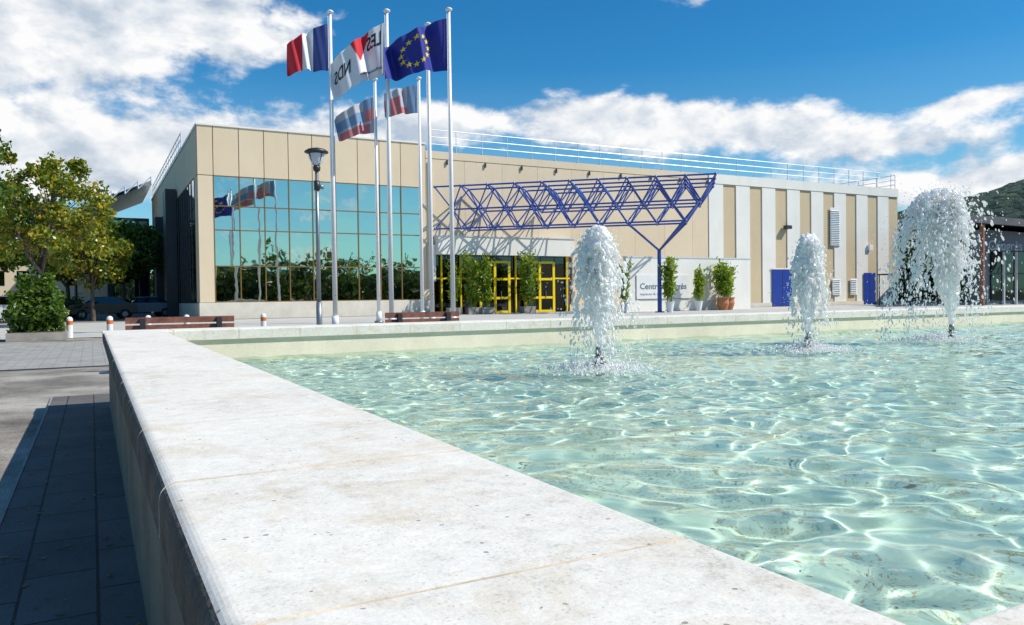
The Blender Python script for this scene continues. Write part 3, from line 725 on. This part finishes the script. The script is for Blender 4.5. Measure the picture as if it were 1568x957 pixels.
bamboo('bamboo_plant',21.9,46.2,4.0,1.2,1500,21); bamboo('bamboo_plant',22.8,46.0,3.7,1.0,1300,22); bamboo('bamboo_plant',25.6,45.5,4.0,1.1,1500,23); bamboo('bamboo_plant',20.6,46.3,3.6,.6,500,29)
bamboo('potted_bamboo',30.2,41.0,3.1,.6,700,24,pot='white'); bamboo('potted_bamboo',32.1,38.8,3.5,.7,1100,25,pot='white'); bamboo('potted_bamboo',36.4,41.0,3.0,.65,700,26,pot='white')
bamboo('potted_shrub',38.6,41.0,3.3,1.2,1800,27,pot='terra'); bamboo('potted_shrub',39.4,41.3,2.2,.5,200,28,pot='terra')
# ------------------------------------------------------------------ right-hand hall
hall=empty('event_hall'); b=MB()
R1=[(56.6,34.8),(98,31.5),(106,64),(89,57)]
z1=[6.7,5.6,8.6,9.2]
b.add([(x,y,z) for (x,y),z in zip(R1,z1)],[(0,1,2,3)],'roofdark')
b.add([(x,y,z-.55) for (x,y),z in zip(R1,z1)],[(3,2,1,0)],'darkmetal')
for i in range(4):
    j=(i+1)%4; b.add([(*R1[i],z1[i]-.55),(*R1[j],z1[j]-.55),(*R1[j],z1[j]),(*R1[i],z1[i])],[(0,1,2,3)],'roofdark')
R2=[(61.5,36.6),(97,34),(104,62),(91,56.5)]
b.add([(x,y,0) for x,y in R2]+[(x,y,z-.6) for (x,y),z in zip(R2,[6.5,5.5,8.4,8.8])],[(0,1,5,4),(1,2,6,5),(2,3,7,6),(3,0,4,7)],'hallwall')
b.obj('roof_and_body',hall)
b=MB()
for i in range(12):
    x=62.2+i*1.5; y=36.6-(x-61.5)*.0732-.1
    b.add([(x,y,.3),(x+1.4,y-.1,.3),(x+1.4,y-.1,2.4),(x,y,2.4)],[(0,1,2,3)],'darkglass'); b.add([(x,y,2.5),(x+1.4,y-.1,2.5),(x+1.4,y-.1,4.2),(x,y,4.2)],[(0,1,2,3)],'darkglass'); b.box(x+1.41,y-.25,0,x+1.49,y-.02,4.4,'signwhite')
for x in(58.5,64.5,70,76,84): b.box(x-.12,34.9-(x-56.6)*.07,0,x+.12,35.15-(x-56.6)*.07,6.1-(x-56.6)*.027,'redbrown')
b.obj('glazing',hall)
b=MB(); vs,fs=text_mesh('& Congrès',1.1,.0); mx=max(v.x for v in vs)
b.add([(59.3+v.x/mx*5.0,35.8-(2+v.x/mx*5.2)*.08,4.2+v.y) for v in vs],fs,'lettergrey'); b.cyl((59.2,35.8,4.15),(65.0,35.3,4.15),.05,.05,6,'darkmetal'); b.obj('lettering',hall)
b=MB(); b.box(57.5,40,2.5,61.2,43,2.62,'darkmetal')
for x in(57.6,59.4,61.1):
    for y in(40.1,42.9): b.cyl((x,y,0),(x,y,2.5),.05,.05,6,'darkmetal')
b.obj('terrace_awning')
# ------------------------------------------------------------------ hills
def hillmat():
    m,nt,out=newmat('wooded_hill'); P=pos(nt)
    v=nd(nt,'ShaderNodeTexVoronoi'); v.inputs['Scale'].default_value=.14; link(nt,P,v.inputs['Vector'])
    n=noise(nt,P,.02,6,.7); n2=noise(nt,P,.25,4,.7)
    f=mth(nt,'ADD',mth(nt,'MULTIPLY',n,.5),mth(nt,'MULTIPLY',n2,.5))
    c=ramp(nt,f,[(.38,(.025,.055,.045)),(.52,(.042,.085,.05)),(.68,(.09,.13,.065))])
    bsdf(nt,out,c,.95,bump=mth(nt,'SUBTRACT',n2,v.outputs[0]),bstr=1.0,bdist=5); return m
M['hill']=hillmat()
def hill(name,az0,az1,r0,hfun,depth=260,na=200,nr=24,seed=0):
    V=[]
    for j in range(nr):
        q=j/(nr-1); r=r0+q*depth
        for i in range(na):
            a=math.radians(az0+(az1-az0)*i/(na-1)); s=math.sin(min(1,q*1.25)*math.pi/2)
            x=r*math.sin(a); y=r*math.cos(a)
            z=hfun(math.degrees(a))*s*(1+.16*mnoise.noise(Vector((x*.008,y*.008,seed))))+5*mnoise.noise(Vector((x*.03,y*.03,seed)))*s+1.8*mnoise.noise(Vector((x*.14,y*.14,seed)))*s
            V.append((x,y,max(-1,z)))
    F_=[(j*na+i,j*na+i+1,(j+1)*na+i+1,(j+1)*na+i) for j in range(nr-1) for i in range(na-1)]
    npmesh(name,V,F_,['hill'],smooth=True)
def h1(a):
    pts=[(30,5),(48,42),(52,60),(56,72),(60,86),(66,100),(80,102),(110,60)]
    for (a0,z0),(a1,z1) in zip(pts,pts[1:]):
        if a0<=a<=a1: return z0+(z1-z0)*(a-a0)/(a1-a0)
    return 5
hill('wooded_hill',32,110,560,h1)
hill('wooded_hill',120,260,420,lambda a:30+12*math.sin(a*.11),seed=4)
hill('wooded_hill',-60,20,800,lambda a:22+8*math.sin(a*.2),seed=8)
# ------------------------------------------------------------------ parked cars
def car(name,x,y,ang,col):
    m=mat('car_paint_'+name,col,.25,var=.03); e=empty('parked_car'); b=MB()
    low=[(-2.0,.35),(-2.05,.75),(-1.9,.95),(-1.0,1.03),(1.55,1.03),(1.95,.95),(2.0,.4)]
    def ext(pr,w0,w1,zs,mm):
        vs=[]
        for sgn in(-1,1):
            for (px,pz) in pr: vs.append((px,sgn*(w0 if pz<=zs else w1),pz))
        n=len(pr); fs=[(i,i+1,n+i+1,n+i) for i in range(n-1)]+[(n-1,0,n,2*n-1),tuple(range(n-1,-1,-1)),tuple(range(n,2*n))]
        b.add(vs,fs,mm)
    ext(low,.86,.86,9,m); ext([(-1.0,1.031),(-.42,1.40),(.82,1.42),(1.5,1.031)],.80,.64,1.2,'darkglass'); ext([(-.42,1.401),(-.38,1.45),(.78,1.47),(.82,1.421)],.65,.62,1.42,m)
    for wx in(-1.25,1.25):
        for sy in(-1,1): b.cyl((wx,sy*.70,.32),(wx,sy*.88,.32),.32,.32,16,'tyre'); b.cyl((wx,sy*.881,.32),(wx,sy*.89,.32),.18,.18,12,'grey')
    b.box(-2.08,-.7,.6,-2.04,-.45,.78,'signwhite'); b.box(-2.08,.45,.6,-2.04,.7,.78,'signwhite'); b.box(1.96,-.8,.65,2.01,-.5,.85,'fl_red'); b.box(1.96,.5,.65,2.01,.8,.85,'fl_red')
    o=b.obj('body',e); bv=o.modifiers.new('b','BEVEL'); bv.width=.03; bv.segments=2
    e.location=(x,y,-.008); e.rotation_euler=(0,0,ang)
car('a',-4.2,45.5,.2,(.6,.6,.6)); car('b',.6,58,.1,(.03,.03,.035)); car('c',-2.2,62,.1,(.35,.02,.02)); car('d',3.2,61,.2,(.25,.27,.3))
b=MB(); b.box(-9,88,0,2,96,5.5,'cream'); b.add([(-9.4,87.6,5.5),(2.4,87.6,5.5),(2.4,92,7.4),(-9.4,92,7.4)],[(0,1,2,3)],'terra'); b.add([(-9.4,96.4,5.5),(2.4,96.4,5.5),(2.4,92,7.4),(-9.4,92,7.4)],[(3,2,1,0)],'terra')
for i in range(5): b.box(-8.2+i*2,87.97,2.8,-7.2+i*2,87.99,4.2,'darkglass')
b.obj('distant_house')
b=MB(); b.box(14,-52,0,34,-44,7,'cream'); b.box(40,-50,0,60,-42,6,'beige')
for i in range(8): b.box(15+i*2.4,-43.99,1,16.6+i*2.4,-43.95,3,'darkglass'); b.box(15+i*2.4,-43.99,4,16.6+i*2.4,-43.95,6,'darkglass')
b.obj('town_building')
rg=np.random.RandomState(31); C=np.stack([rg.uniform(-.40,.12,220),rg.uniform(.3,8.5,220),np.full(220,.006)],1)
V,Fq=leafquads(C,.024,rg,0); V[:,2]=.004+np.abs(V[:,2]-.006)*.35; npmesh('fallen_leaves',V,Fq,['fallen'])
b=MB(); b.add([(-.30,1.55,.012),(-.10,1.60,.02),(-.11,1.64,.006),(-.29,1.59,.006)],[(0,1,2,3)],'signwhite'); b.add([(-.15,1.57,.025),(-.06,1.6,.03),(-.07,1.64,.01),(-.14,1.62,.01)],[(0,1,2,3)],'fl_ltblue'); b.obj('litter')
S.view_settings.view_transform='Standard'; S.view_settings.look='None'; S.view_settings.exposure=0
